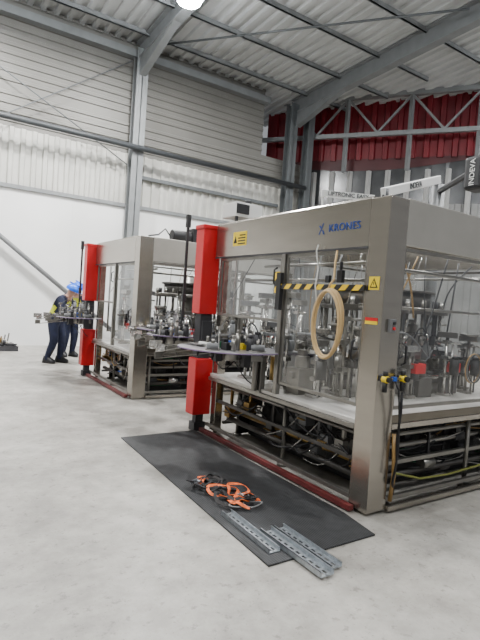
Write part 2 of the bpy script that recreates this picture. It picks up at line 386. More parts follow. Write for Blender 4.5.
    B().box(.3,W-.2,L-.25,L-.22,.02,.64).box(W-.22,W-.19,.2,L-.2,.02,.64).make('back_skirt',BLACK,E)
    for (x,y) in [(.3,.1),(W-.3,.1),(.3,L-.25),(1.4,.1),(.14,1.2)]:
        B().cyl((x,y,0),(x,y,.03),.05).cyl((x,y,.03),(x,y,.665),.02,n=10).make('levelling_foot',STEELD,E)
    for i in range(12):
        y=.3+i*(L-.55)/11
        x=random.uniform(.13,.27);z=random.uniform(.16,.5)
        b=B().box(x,x+.12,y-.05,y+.05,z,z+.11,0)
        for k in range(4): b.cyl((x-.03,y-.04+.027*k,z+.055),(x,y-.04+.027*k,z+.055),.007,n=8,mi=1)
        b.bar((x+.06,y,z+.11),(x+.06,y,.665),.03,.03,0)
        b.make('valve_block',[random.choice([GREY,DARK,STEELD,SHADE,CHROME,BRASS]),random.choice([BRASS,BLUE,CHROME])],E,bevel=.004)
    for i in range(14):
        x=.32+i*(W-.75)/13
        y=random.uniform(.14,.28);z=random.uniform(.15,.54)
        b=B().cyl((x,y,z),(x+.15,y,z),.045,n=16).cyl((x+.15,y,z),(x+.19,y,z),.028,n=12,mi=1).box(x+.03,x+.1,y-.02,y+.03,z+.04,z+.08,1)
        b.bar((x+.08,y,z),(x+.08,y,.665),.02,.02,1)
        b.make('gear_motor',[random.choice([GREY,DARK,CHROME,STEELD,SHADE,DARK]),BLACK],E)
    b=B();n=30 if near else 14
    for i in range(n):
        y=random.uniform(.25,L-.7);rndcable(b,(random.uniform(.06,.35),y,random.uniform(.3,.62)),(random.uniform(.06,.35),y+random.uniform(.15,.6),random.uniform(.12,.6)),random.uniform(.0,.12),random.choice([.005,.007,.010]),random.choice([0,0,0,0,0,0,0,2,3,3]))
        x=random.uniform(.3,W-1.);z=random.uniform(.15,.6);rndcable(b,(x,random.uniform(.12,.35),z),(x+random.uniform(.3,.8),random.uniform(.12,.35),z+random.uniform(-.08,.08)),random.uniform(0,.05),random.choice([.005,.007,.010]),random.choice([0,0,0,0,0,0,1,2,3,3]))
    b.make('cable_bundle',[BLACK,GREEN,TAN,CHROME,BLUE],E,kind='stuff')
    for (a,c,r,m) in [((.14,.25,.56),(.14,L-.2,.57),.018,STEELD),((.2,.25,.2),(.2,L-.2,.2),.03,SHADE),((.27,.25,.28),(.27,L-.2,.28),.022,BRASS),((.25,.14,.56),(W-.3,.14,.56),.018,STEELD),((.25,.2,.2),(W-.3,.2,.2),.03,SHADE),((.25,.18,.45),(W-.3,.18,.45),.022,STEELD)]:
        B().cyl(a,c,r,n=12).make('supply_pipe',m,E)
    cx,cy=(1.75,L*.62) if near else (1.5,L*.55);R=min(.78,L*.34)
    ca=sub('carousel',E)
    B().cyl((cx,cy,.70),(cx,cy,.80),R*.95,n=48).cyl((cx,cy,.80),(cx,cy,.86),R*.8,n=48).make('turntable_base',STEELD,ca)
    B().cyl((cx,cy,.86),(cx,cy,.91),R,n=48).make('turntable',CHROME,ca)
    B().cyl((cx,cy,.91),(cx,cy,1.95),.15,n=24).cyl((cx,cy,1.2),(cx,cy,1.24),.28,n=24).make('centre_column',STEELD,ca)
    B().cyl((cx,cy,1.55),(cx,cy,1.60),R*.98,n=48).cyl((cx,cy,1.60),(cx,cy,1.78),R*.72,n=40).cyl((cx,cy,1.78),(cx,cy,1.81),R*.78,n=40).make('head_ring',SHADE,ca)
    for i in range(22):
        a=2*pi*i/22;x=cx+cos(a)*R*.88;y=cy+sin(a)*R*.88
        B().cyl((x,y,1.30),(x,y,1.55),.016,n=10).cyl((x,y,1.22),(x,y,1.32),.032,n=12).cyl((x,y,1.60),(x,y,1.70),.028,n=10).make('clamping_head',[CHROME,STEELD,DARK][i%3],ca)
        B().cyl((x,y,.91),(x,y,.935),.045,n=14).make('bottle_plate',DARK,ca)
    if near: SP=[(.30,1.0),(.42,1.3),(.42,L-.5),(.35,1.65),(.65,1.1),(.25,2.1),(.75,1.5),(.95,.85),(1.3,.72),(1.9,.72),(2.35,.75),(2.6,.95),(.5,2.0),(.8,1.9),(1.05,1.05),(2.55,1.35),(.7,1.35),(.3,1.45),(2.3,1.05),(.5,.85)]
    else: SP=[(.35,.4),(.5,.9),(.42,L-.5),(.8,.28),(1.25,.2),(1.8,.28),(2.2,.35),(W-.45,.8),(.3,1.3),(.55,1.5),(2.5,.25),(1.0,.35),(.65,.6),(1.5,.25),(.3,.65),(.45,1.15)]
    for i,(x,y) in enumerate(SP):
        z=.70;h=random.uniform(.4,1.0);a=random.uniform(0,6);dx,dy=cos(a),sin(a)
        s=sub('drive_station',E)
        b=B().box(x-.06,x+.06,y-.06,y+.06,z,z+.03).cyl((x,y,z),(x,y,z+h),.018,n=10).cyl((x+.06*dx,y+.06*dy,z),(x+.06*dx,y+.06*dy,z+h*.85),.012,n=8)
        for q in(.3,.6,.85): b.box(x-.035,x+.035,y-.035,y+.035,z+h*q,z+h*q+.04)
        b.cyl((x-.12*dx,y-.12*dy,z+h*.87),(x+.14*dx,y+.14*dy,z+h*.87),.012,n=8)
        b.make('stand',random.choice([CHROME,STEELD,CHROME]),s)
        mx,my=x+.09*dx,y+.09*dy
        B().cyl((mx,my,z+h*.35),(mx,my,z+h*.35+.17),.05,n=16).cyl((mx,my,z+h*.35+.17),(mx,my,z+h*.35+.2),.035,n=16).cyl((mx,my,z+.02),(mx,my,z+h*.35),.01,n=8).make('servo_motor',random.choice([DARK,BLACK,GREY,STEELD,BLACK]),s)
        B().bar((x-.1*dx,y-.1*dy,z+h),(x+.1*dx,y+.1*dy,z+h),.09,.06).bar((x,y,z+h*.55),(x-.12*dy,y+.12*dx,z+h*.55),.06,.03).make('bracket',random.choice([STEELD,GREY,CHROME,SHADE]),s,bevel=.003)
        if i in(1,4,6,10): B().cyl((x,y,z+h+.03),(x,y,z+h+.05),.10,n=24).make('reel',random.choice([GREY,STEELD]),s)
        if i in(8,9,10,11,15): B().box(x+.03,x+.19,y-.06,y+.04,z+.25,z+.35).make('actuator_cover',RED,s,bevel=.004)
        if i in(3,7,13): B().cyl((x-.06,y,z+.05),(x-.06,y,z+.3),.028,n=16).make('glue_roller',BRASS,s)
    GB=[(.55,1.75,.35,0),(.95,1.35,.3,1),(2.45,1.6,.6,2),(2.1,.85,.25,3),(1.55,.78,.2,1),(.3,1.2,.25,2)] if near else [(.9,.5,.35,0),(2.1,.5,.4,1)]
    for (x,y,h,k) in GB:
        B().box(x-.11,x+.11,y-.09,y+.09,.70,.70+h).cyl((x,y,.70+h),(x,y,.82+h),.07,n=20).cyl((x,y,.82+h),(x,y,.88+h),.05,n=20).box(x-.14,x+.14,y-.03,y+.03,.70+h*.6,.76+h*.6).make('gearbox',[GREY,SHADE,STEELD,DARK][k],E,bevel=.008)
    b=B()
    for i in range(22 if near else 12):
        x=random.uniform(.3,W-.4);y=random.uniform(.5,L-.3)
        rndcable(b,(x,y,hb+.1),(x+random.uniform(-.3,.3),y+random.uniform(-.2,.2),random.uniform(1.1,1.6)),0,random.choice([.005,.009]),random.choice([0,0,0,1,2,3]))
    for i in range(26 if near else 12):
        x=random.uniform(.3,W-.9);y=random.uniform(.7,1.2)
        rndcable(b,(x,y,random.uniform(.85,1.4)),(x+random.uniform(.2,.6),y+random.uniform(-.1,.2),random.uniform(.8,1.4)),random.uniform(-.2,.2),random.choice([.005,.009]),random.choice([0,0,0,1,2,3]))
    for k in range(3):
        x=W-.66+.03*k;pts=[(x+.14*cos(2*pi*q/20),.6+.02*q/20,1.0+.16*sin(2*pi*q/20)) for q in range(22)]
        b.tube(pts,.007,6,[2,3,0][k])
    b.make('cable_bundle',[BLACK,CHROME,TAN,GREY],E,kind='stuff')
    for (a,c) in [((.3,.2,1.9),(W-.3,.2,1.9)),((.25,.3,1.8),(.25,L-.3,1.8)),((.5,.5,1.98),(.5,L-.3,1.98)),((2.3,.5,1.98),(2.3,L-.3,1.98)),((.5,.7,1.6),(2.4,.7,1.6))]:
        B().cyl(a,c,.016,n=10).make('guide_rail',STEELD,E)
    B().box(W-.55,W-.2,L-.6,L-.25,.70,1.75).make('inner_cabinet',DARK,E,bevel=.01)
    B().cyl((2.25,1.2,.93),(2.5,1.2,.93),.10,n=24).cyl((2.2,1.2,.93),(2.25,1.2,.93),.05,n=16).box(2.27,2.48,1.14,1.26,.70,.85).make('vacuum_pump',STEELD,E)
    B().cyl((.8,.95,.70),(.8,.95,1.35),.09,n=24).cyl((.8,.95,1.35),(.8,.95,1.39),.11,n=24).make('label_cylinder',CHROME,E)
    return E

A=machine((2.88,2.47,0),2.5,2.9,'large stainless steel labelling machine with glazed guard doors and hose coil',True)
Bm=machine((2.70,6.85,0),2.1,2.9,'stainless steel labelling machine standing behind the bigger one near workers',False)

BL=mat('blue_lettering',(.010,.05,.27),.4)
text('brand_lettering','KRONES',.088,fx(-.004,.46,2.215),BL,A,'blue brand lettering',spacing=1.1)
b=B();yy=.725
def stroke(ya,za,yb,zb,w): b.add([(-.004,ya+w,za),(-.004,ya-w,za),(-.004,yb-w,zb),(-.004,yb+w,zb)],[(0,1,2,3)])
stroke(yy+.03,2.172,yy-.018,2.268,.0045);stroke(yy-.010,2.21,yy-.03,2.172,.006);stroke(yy+.028,2.25,yy+.016,2.228,.006)
b.make('brand_emblem',BL,A)
def sticker(name,x,y0,y1,z0,z1,m,par=A,lab=None):
    return B().box(x-.003,x,y0,y1,z0,z1).make(name,m,par,label=lab)
sticker('warning_label',0,1.88,2.14,2.15,2.30,YEL,lab='yellow warning label with black writing')
b=B()
for k in range(4): b.box(-.005,-.003,1.9,2.04-(.03 if k==3 else 0),2.165+.03*k,2.178+.03*k)
b.add([(-.005,2.125,2.18),(-.005,2.055,2.18),(-.005,2.09,2.26)],[(0,1,2)]);b.make('label_print',BLACK,A)
sticker('warning_label',0,.05,.15,1.71,1.81,YEL,lab='yellow label with black hazard triangle')
b=B();b.add([(-.005,.14,1.725),(-.005,.06,1.725),(-.005,.10,1.80)],[(0,1,2)]);b.add([(-.0065,.125,1.733),(-.0065,.075,1.733),(-.0065,.10,1.782)],[(0,1,2)],1);b.box(-.008,-.0066,.097,.103,1.745,1.768,0);b.make('label_print',[BLACK,YEL],A)
b=B().box(-.003,0,.04,.16,1.475,1.50,0).box(-.003,0,.04,.16,1.45,1.475,1);b.make('warning_label',[RED,YEL],A,label='red and yellow notice sticker')
B().box(.07,.13,-.03,0,1.40,1.50).cyl((.1,-.045,1.47),(.1,-.03,1.47),.014,mi=1).cyl((.1,-.045,1.43),(.1,-.03,1.43),.012,mi=2).make('switch_box',[GREY,BLACK,RED],A,bevel=.004)
for x in (.03,.23):
    r=sub('air_regulator',A)
    B().cyl((x,-.075,1.055),(x,-.03,1.055),.027).make('body',YEL,r,bevel=.004)
    B().cyl((x,-.10,1.055),(x,-.075,1.055),.020).make('knob',BLACK,r)
    B().cyl((x,-.05,1.078),(x,-.05,1.115),.020).make('top_cap',BLACK,r)
    B().cyl((x,-.05,.96),(x,-.05,1.035),.019).make('filter_bowl',BLACK,r)
    B().box(x-.01,x+.01,-.03,0,1.035,1.075).make('bracket',DARK,r)
B().cyl((.057,-.05,1.055),(.203,-.05,1.055),.009,n=12).box(.11,.145,-.065,-.035,1.04,1.07,1).make('air_manifold',[STEELD,BLUE],A)
b=B();b.tube([(.23,-.05,.95),(.24,-.05,.8),(.22,-.05,.6),(.24,-.045,.4),(.22,-.04,.25),(.26,-.02,.15)],.010,8)
b.tube([(.13,-.05,1.05),(.14,-.09,.98),(.17,-.08,.88),(.2,-.07,.75),(.22,-.07,.5),(.2,-.06,.3)],.007,8)
b.make('air_line',BLACK,A)
B().tube([(.23,-.01,.62),(.225,-.03,.45),(.24,-.03,.3),(.23,-.02,.1)],.016,10).make('hose_stub',TAN,A)
B().tube([(.3,.0,.3),(.6,-.01,.22),(1.0,0,.2),(1.4,-.02,.23),(1.9,0,.26)],.009,8).make('hose_stub',mat('olive_hose',(.16,.17,.03)),A)
B().box(-.03,-.012,.17,1.28,1.70,1.745).box(-.03,-.02,1.24,1.3,1.66,1.86).make('barrier_bar',HAZ,A)
B().box(-.04,.0,1.2,1.26,1.5,1.85).make('bar_bracket',BLACK,A)
B().box(-.045,-.01,.40,.46,1.76,1.86).box(-.04,-.01,.55,.60,1.76,1.82).cyl((-.03,.43,1.86),(-.03,.43,1.93),.012).make('hose_coupling',BLACK,A,bevel=.004)
# roof-top items
B().box(.05,.40,2.2,2.5,2.50,2.66,0).box(.06,.09,2.21,2.24,2.43,2.5,1).box(.36,.39,2.21,2.24,2.43,2.5,1).box(.05,.22,2.19,2.2,2.53,2.64,1).cyl((.3,2.35,2.66),(.3,2.35,2.72),.04,mi=1).make('roof_junction_box',[WHITE,BLACK],A,bevel=.006)
rcb=sub('roof_cabinet',A)
B().box(1.2,2.05,2.1,2.4,2.43,2.76).make('body',WHITE,rcb,bevel=.006)
sb=sub('sign_board',A,(1.54,2.0,2.955));sb.rotation_euler=(0,0,radians(-26))
B().box(-.34,.34,0,.03,-.038,.038).box(-.32,-.30,.03,.05,-.525,.036).box(.30,.32,.03,.05,-.525,.036).make('board',WHITE,sb)
text('sign_lettering','LIFTRONIC EASY',.070,fy(0,-.003,0),mat('ink',(.03,.035,.04)),sb,bold=.001)
B().cyl((.62,.3,2.52),(.95,.3,2.52),.09,n=20).box(.95,1.08,.2,.4,2.43,2.66).box(.66,.9,.24,.36,2.40,2.46).make('roof_motor',BLACK,Bm,bevel=.005)
B().tube([(.6,.3,2.5),(.5,.28,2.6),(.4,.3,2.5),(.2,.2,2.45)],.012,8).make('roof_motor_cable',BLACK,Bm)
B().box(1.3,1.6,.3,.6,2.35,2.7).make('roof_control_box',GREY,Bm,bevel=.006)

# manipulator arm
M=empty('manipulator_arm','white articulated lifting arm with black head','lifting arm',(6.15,4.45,0))
B().cyl((0,0,0),(0,0,3.40),.09,n=20).cyl((0,0,0),(0,0,.03),.25,n=24).make('mast',GREY,M)
B().bar((0,0,3.48),(-1.6,-.41,2.95),.06,.11).make('boom',mat('bright_white_paint',(.80,.80,.79),.4),M,bevel=.008)
B().cyl((-1.55,-.4,2.84),(-1.55,-.4,3.0),.045,n=18).make('joint',DARK,M)
B().box(-.68,-.42,-1.06,-.82,3.08,3.48).bar((-.6,-.85,3.3),(0,0,3.3),.08,.08).make('drive_head',BLACK,M,bevel=.08)
bd=Vector((1.6,.41,.53)).normalized();bs=Vector((.41,-1.6,0)).normalized();bu=bs.cross(bd)
if bu.z<0: bu=-bu
MT=Matrix((bd,bu,bs)).transposed().to_4x4();MT.translation=Vector((-.80,-.205,3.215))+bs*.034
text('arm_lettering','INDEVA',.105,MT,mat('ink',(.03,.035,.04)),M,bold=.001)
text('head_lettering','INDEVA',.09,fx(-.683,-.94,3.28)@Matrix.Rotation(radians(90),4,'Z'),WHITE,M)

# hose coil
Hc=empty('coiled_hose','coiled tan air hose hanging on a striped bar','hose',(2.80,2.93,1.42))
for k in range(3):
    b=B();pts=[]
    for i in range(36):
        a=2*pi*i/36
        pts.append((-.02-.012*k+.008*sin(a+k),(.160+.007*(k%2))*cos(a)+.003*k,(.27+.007*(k%2))*sin(a)-.007*k+.01))
    b.tube(pts,.0125,8,closed=True).make('hose_loop',BROWN,Hc)
B().tube([(-.02,.02,.27),(-.03,.0,.32),(.0,-.01,.36),(.03,.02,.5),(.05,.03,.6)],.009,8).make('hose_tail',BROWN,Hc)
B().tube([(0,0,0),(0,.03,.15),(0,.01,.3),(0,.05,.45),(0,.03,.5)],.006,8).make('hanging_cable',WHITE,label='thin white cable hanging down the glass door',category='cable',loc=None).location=(2.84,3.15,1.58)

# ------------------------------------------------------------------ label applicator units (bolted to the machines)
def applicator(mach,loc,r,att,post=None,drop=True,reach=.25):
    E=sub('label_applicator',mach,Vector(loc)-mach.location)
    z=1.08
    poly=[]
    for i in range(40):
        a=2*pi*i/40;rr=r*(1+.12*cos(2*a+.9)+.05*cos(3*a));poly.append((cos(a)*rr,sin(a)*rr))
    B().prism(poly,z-.002,z+.008,0,1).make('turntable',[mat('pale_disc',(.40,.39,.41),.30,.5,.10,5),mat('mauve_edge',(.28,.20,.36),.5)],E)
    b=B().cyl((0,0,z-.10),(0,0,z-.0),.08,n=20).bar((0,0,z-.08),(att[0],att[1],z-.08),.07,.06)
    if drop: b.bar((att[0],att[1],.665),(att[0],att[1],z-.05),.06,.06).cyl((att[0]*.8,att[1]*.8,z-.4),(att[0]*.8,att[1]*.8,z-.1),.03,n=12)
    b.make('support_arm',STEELD,E,bevel=.004)
    for i,(x,y,rr,m) in enumerate([(-r*.35,r*.4,.11,WHITE),(r*.3,-r*.5,.09,GREY),(r*.4,r*.5,.09,DARK),(r*.05,r*.75,.06,WHITE),(r*.62,-.05,.06,DARK),(-r*.6,-r*.25,.07,GREY)]):
        B().cyl((x,y,z+.008),(x,y,z+.016),rr,n=26,mi=1).cyl((x,y,z+.016),(x,y,z+.05+.02*(i%2)),rr*.8,n=26,mi=0).cyl((x,y,z+.05),(x,y,z+.11),.014,n=10,mi=1).make('label_reel',[m,STEELD],E)
    B().box(-.05,.04,-.04,.04,z+.008,z+.085).box(-.04,.03,-.045,-.04,z+.03,z+.07,1).make('drive_box',[BLUE,GREY],E,bevel=.006)
    B().box(.06,.13,-.11,-.05,z+.008,z+.07).cyl((.09,-.075,z+.07),(.09,-.075,z+.12),.012,mi=1).make('adjuster_block',[YEL,BLACK],E,bevel=.004)
    B().box(-.02,.05,.10,.15,z+.008,z+.06).make('adjuster_block',YEL,E,bevel=.004)
    B().box(-.12,-.06,.02,.06,z+.008,z+.07).make('sensor_block',GREEN,E,bevel=.004)
    for (x,y,h,rr,m) in [(.2,.08,.18,.035,BLACK),(.08,-.2,.13,.035,DARK),(.12,.2,.24,.03,GREY),(-.02,-.14,.17,.022,STEELD),(-.05,.17,.15,.025,BLACK),(.16,-.02,.22,.018,CHROME),(-.2,.02,.14,.02,BLACK),(-.12,-.22,.12,.022,STEELD)]:
        B().cyl((x,y,z+.008),(x,y,z+h),rr,n=18).cyl((x,y,z+h),(x,y,z+h+.035),rr*.7,n=18).box(x-rr,x+rr,y-.012,y+rr+.01,z+h*.5,z+h*.5+.03).make('servo_motor',m,E)
    B().box(-.16,-.09,-.16,-.06,z+.008,z+.08).box(-.15,-.1,-.1,-.0,z+.08,z+.11).make('clamp_unit',BLACK,E,bevel=.004)
    B().bar((-.15,.12,z+.13),(.15,.02,z+.15),.03,.02).cyl((-.15,.12,z+.008),(-.15,.12,z+.15),.008,n=8).make('cross_bracket',CHROME,E)
    B().cyl((-.22,-.12,z+.008),(-.22,-.12,z+.22),.009,n=10).box(-.25,-.19,-.13,-.11,z+.2,z+.23).make('sensor_post',CHROME,E)
    b=B()
    rndcable(b,(.2,.08,z+.22),(att[0],att[1],z-.05),-.15,.007,0);rndcable(b,(-.05,.0,z+.10),(.25,.1,z+.02),-.1,.005,0);rndcable(b,(.0,.0,z-.05),(att[0],att[1],.75),.12,.006,0)
    rndcable(b,(-.15,.1,z-.03),(.1,.0,z-.05),.15,.006,0);rndcable(b,(-.2,-.1,z+.2),(.1,.2,z+.2),-.08,.005,0)
    b.make('cable',BLACK,E)
    for (x,y,h) in [(-.12,.05,.12),(.1,-.12,.16),(.02,.14,.10)]:
        B().box(x-.04,x+.04,y-.03,y+.03,z-h,z-.002).make('underslung_drive',DARK,E,bevel=.004)
    for k in range(4):
        a=2.0+k*.8
        B().cyl((cos(a)*r*.7,sin(a)*r*.7,z-.05),(cos(a)*r*.7,sin(a)*r*.7,z-.0),.018,n=12).cyl((cos(a)*r*.7,sin(a)*r*.7,z-.08),(cos(a)*r*.7,sin(a)*r*.7,z-.05),.010,n=12).make('hand_screw',BLACK,E)
    d=Vector((-.55,.83,0));p_=Vector((.83,.55,0))
    for k,(o,l,zz,w) in enumerate([(0,reach+.1,.03,.14),(.10,reach,-.03,.10),(-.11,reach*.8,.01,.09),(.02,reach*1.25,-.09,.09)]):
        s=d*(r*.5)+p_*o; q=d*(r+l)+p_*(o*1.5)
        B().bar((s.x,s.y,z+zz+.03),(q.x,q.y,z+zz-.09),w,.008).bar((q.x,q.y,z+zz-.095),(q.x,q.y,z+zz-.02),w,.01).make('guide_plate',[CHROME,STEELD,CHROME,STEELD][k],E)
    if post:
        x,y,z0,z1=post
        B().box(x-.015,x+.015,y-.015,y+.015,z0,z1).box(x-.026,x+.026,y-.026,y+.026,z1-.16,z1).box(x-.025,x+.025,y-.025,y+.025,1.5,1.6).bar((x,y,z0+.1),(0,0,z0+.1),.04,.04).make('slide_post',BLACK,E,bevel=.004)
    return E
applicator(A,(2.60,4.06,0),.47,(.31,-.1),reach=.30)
applicator(A,(2.66,5.52,0),.28,(.12,-.36),post=(.18,.12,.9,2.6),drop=False,reach=.15)
applicator(Bm,(2.98,6.42,0),.36,(.1,.45),reach=.1)
applicator(Bm,(2.38,8.70,0),.34,(.32,.34),drop=False,reach=.5)
applicator(Bm,(2.45,9.50,0),.28,(.2,-.40),post=(.18,.12,.9,2.5),drop=False,reach=.2)

# ------------------------------------------------------------------ mat, straps, channels
def ribmat():
    m=RUBBER;nt=m.node_tree;b=nt.nodes['Principled BSDF'];tc=nt.nodes.new('ShaderNodeTexCoord')
    w=nt.nodes.new('ShaderNodeTexWave');w.wave_type='BANDS';w.bands_direction='X';w.inputs['Scale'].default_value=18
    bp=nt.nodes.new('ShaderNodeBump');bp.inputs['Strength'].default_value=.4;bp.inputs['Distance'].default_value=.004
    nt.links.new(tc.outputs['Object'],w.inputs[0]);nt.links.new(w.outputs['Fac'],bp.inputs['Height']);nt.links.new(bp.outputs[0],b.inputs['Normal'])
ribmat()
B().prism([(1.90,5.04),(1.80,2.24),(2.72,2.24),(2.78,2.60),(2.80,5.05)],0,.012).make('rubber_mat',RUBBER,label='long black rubber mat on the concrete beside the machine',category='mat',bevel=.003)
def channel(loc,rz,L,w,h,lab,tilt=0):
    b=B();t=.004;hw=w*.24
    b.box(-w/2,-w/2+t,0,L,0,h).box(w/2-t,w/2,0,L,0,h).box(-w/2,-w/2+.010,0,L,h-t,h).box(w/2-.010,w/2,0,L,h-t,h)
    b.box(-w/2+t,-hw,0,L,0,t).box(hw,w/2-t,0,L,0,t)
    n=int(L/.06)
    for i in range(n+1):
        y=min(i*.06,L-.022);b.box(-hw,hw,y,y+.022,0,t)
    b.box(-.004,.004,0,L,0,t)
    o=b.make('steel_channel',GALV,label=lab,category='steel channel',group='galvanised channels on the mat')
    o.location=loc;o.rotation_euler=(tilt,0,rz);return o
channel((1.92,2.34,.014),-.03,.60,.085,.03,'narrow galvanised slotted steel channel lying on the mat')
channel((2.035,1.99,.014),.0,.60,.10,.035,'wide galvanised slotted steel channel hanging over the mat edge')
channel((2.145,2.03,.014),.0,.56,.09,.03,'galvanised slotted steel channel lying beside another on the mat')
def strap(name,cx,cy,n,rad,m,lab,w,seed,kind='r'):
    random.seed(seed);pts=[];a=random.uniform(0,6)
    cps=[];ox=oy=0
    for i in range(n):
        a+=random.uniform(.7,1.5)
        if i%4==0: ox,oy=random.uniform(-.5,.5)*rad,random.uniform(-.6,.6)*rad; rr=rad*random.uniform(.3,.7)
        cps.append(Vector((cx+ox+cos(a)*rr*random.uniform(.8,1.2),cy+oy+sin(a)*rr*random.uniform(.8,1.2),.028+random.uniform(0,.05))))
    N=len(cps)
    for i in range(1,N-2):
        p0,p1,p2,p3=cps[i-1:i+3]
        for k in range(10):
            t=k/10;pts.append(.5*((2*p1)+(p2-p0)*t+(2*p0-5*p1+4*p2-p3)*t*t+(3*p1-p0-3*p2+p3)*t**3))
    for p in pts: p.z=max(p.z,.026)
    b=B()
    if kind=='r': b.ribbon(pts,w)
    else: b.tube(pts,w,7)
    return b.make(name,m,label=lab,category='strap',group='straps and cords on the mat')
DW=mat('dark_webbing',(.025,.022,.022),.8,0,.3,30)
strap('webbing_strap',2.12,3.20,15,.16,ORANGE,'tangled orange lashing strap on the black mat',.024,3)
strap('webbing_strap',2.14,3.04,14,.14,ORANGE,'tangled orange lashing strap beside the steel channels',.024,11)
strap('webbing_strap',2.03,3.52,10,.12,ORANGE,'short loop of orange strap at the pile edge',.022,23)
strap('webbing_strap',2.13,3.14,18,.17,DW,'dark lashing strap tangled with the orange ones',.026,31)
strap('webbing_strap',2.07,3.40,16,.16,DW,'dark lashing strap at the far end of the pile',.026,37)
strap('cord',2.10,3.36,18,.17,BLACK,'tangled black cord mixed with orange straps',.009,5,'t')
strap('cord',2.15,3.00,14,.13,mat('grey_cord',(.2,.2,.2)),'tangled grey cord on the black mat',.006,9,'t')
for (x,y,a) in [(2.0,3.5,.3),(2.2,3.1,1.2)]:
    e=empty('ratchet_buckle','metal ratchet buckle lying in the strap pile','buckle',(x,y,.03),a,group='ratchet buckles')
    B().box(-.05,.05,-.03,-.025,0,.03).box(-.05,.05,.025,.03,0,.03).cyl((.02,-.03,.015),(.02,.03,.015),.01,n=10).make('frame',GALV,e)
    B().bar((-.05,0,.03),(-.11,0,.05),.05,.01).make('handle',BLACK,e)
random.seed(5)

E=empty('metal_skid','low dark metal skid standing near the white wall','skid',(1.75,13.1,0))
for k in range(3): B().box(-.45,.35,-.4+k*.36,-.36+k*.36,0,.12).make('runner',DARK,E)
for k in range(4): B().box(-.45+.24*k,-.41+.24*k,-.4,.38,.12,.14).make('crossbar',DARK,E)
for k,(m,n_) in enumerate([(DARK,'dark'),(CHROME,'bright'),(STEELD,'steel'),(BRASS,'brass coloured'),(GREY,'grey'),(STEELD,'steel')]):
    B().bar((-.43+.04*k,-.33+.12*k,0),(.33-.05*k,-.30+.11*k,0),.035,.03).bar((-.3+.1*k,-.33+.12*k,.015),(-.27+.1*k,-.33+.12*k,.16+.03*(k%3)),.03,.03).cyl((0.05,-.33+.12*k,.015),(.05,-.33+.12*k,.10),.035,n=12).make('metal_profile',m,label='loose %s metal fitting lying on the skid'%n_,category='metal part',group='metal parts on the skid').location=(1.75,13.1,.157)

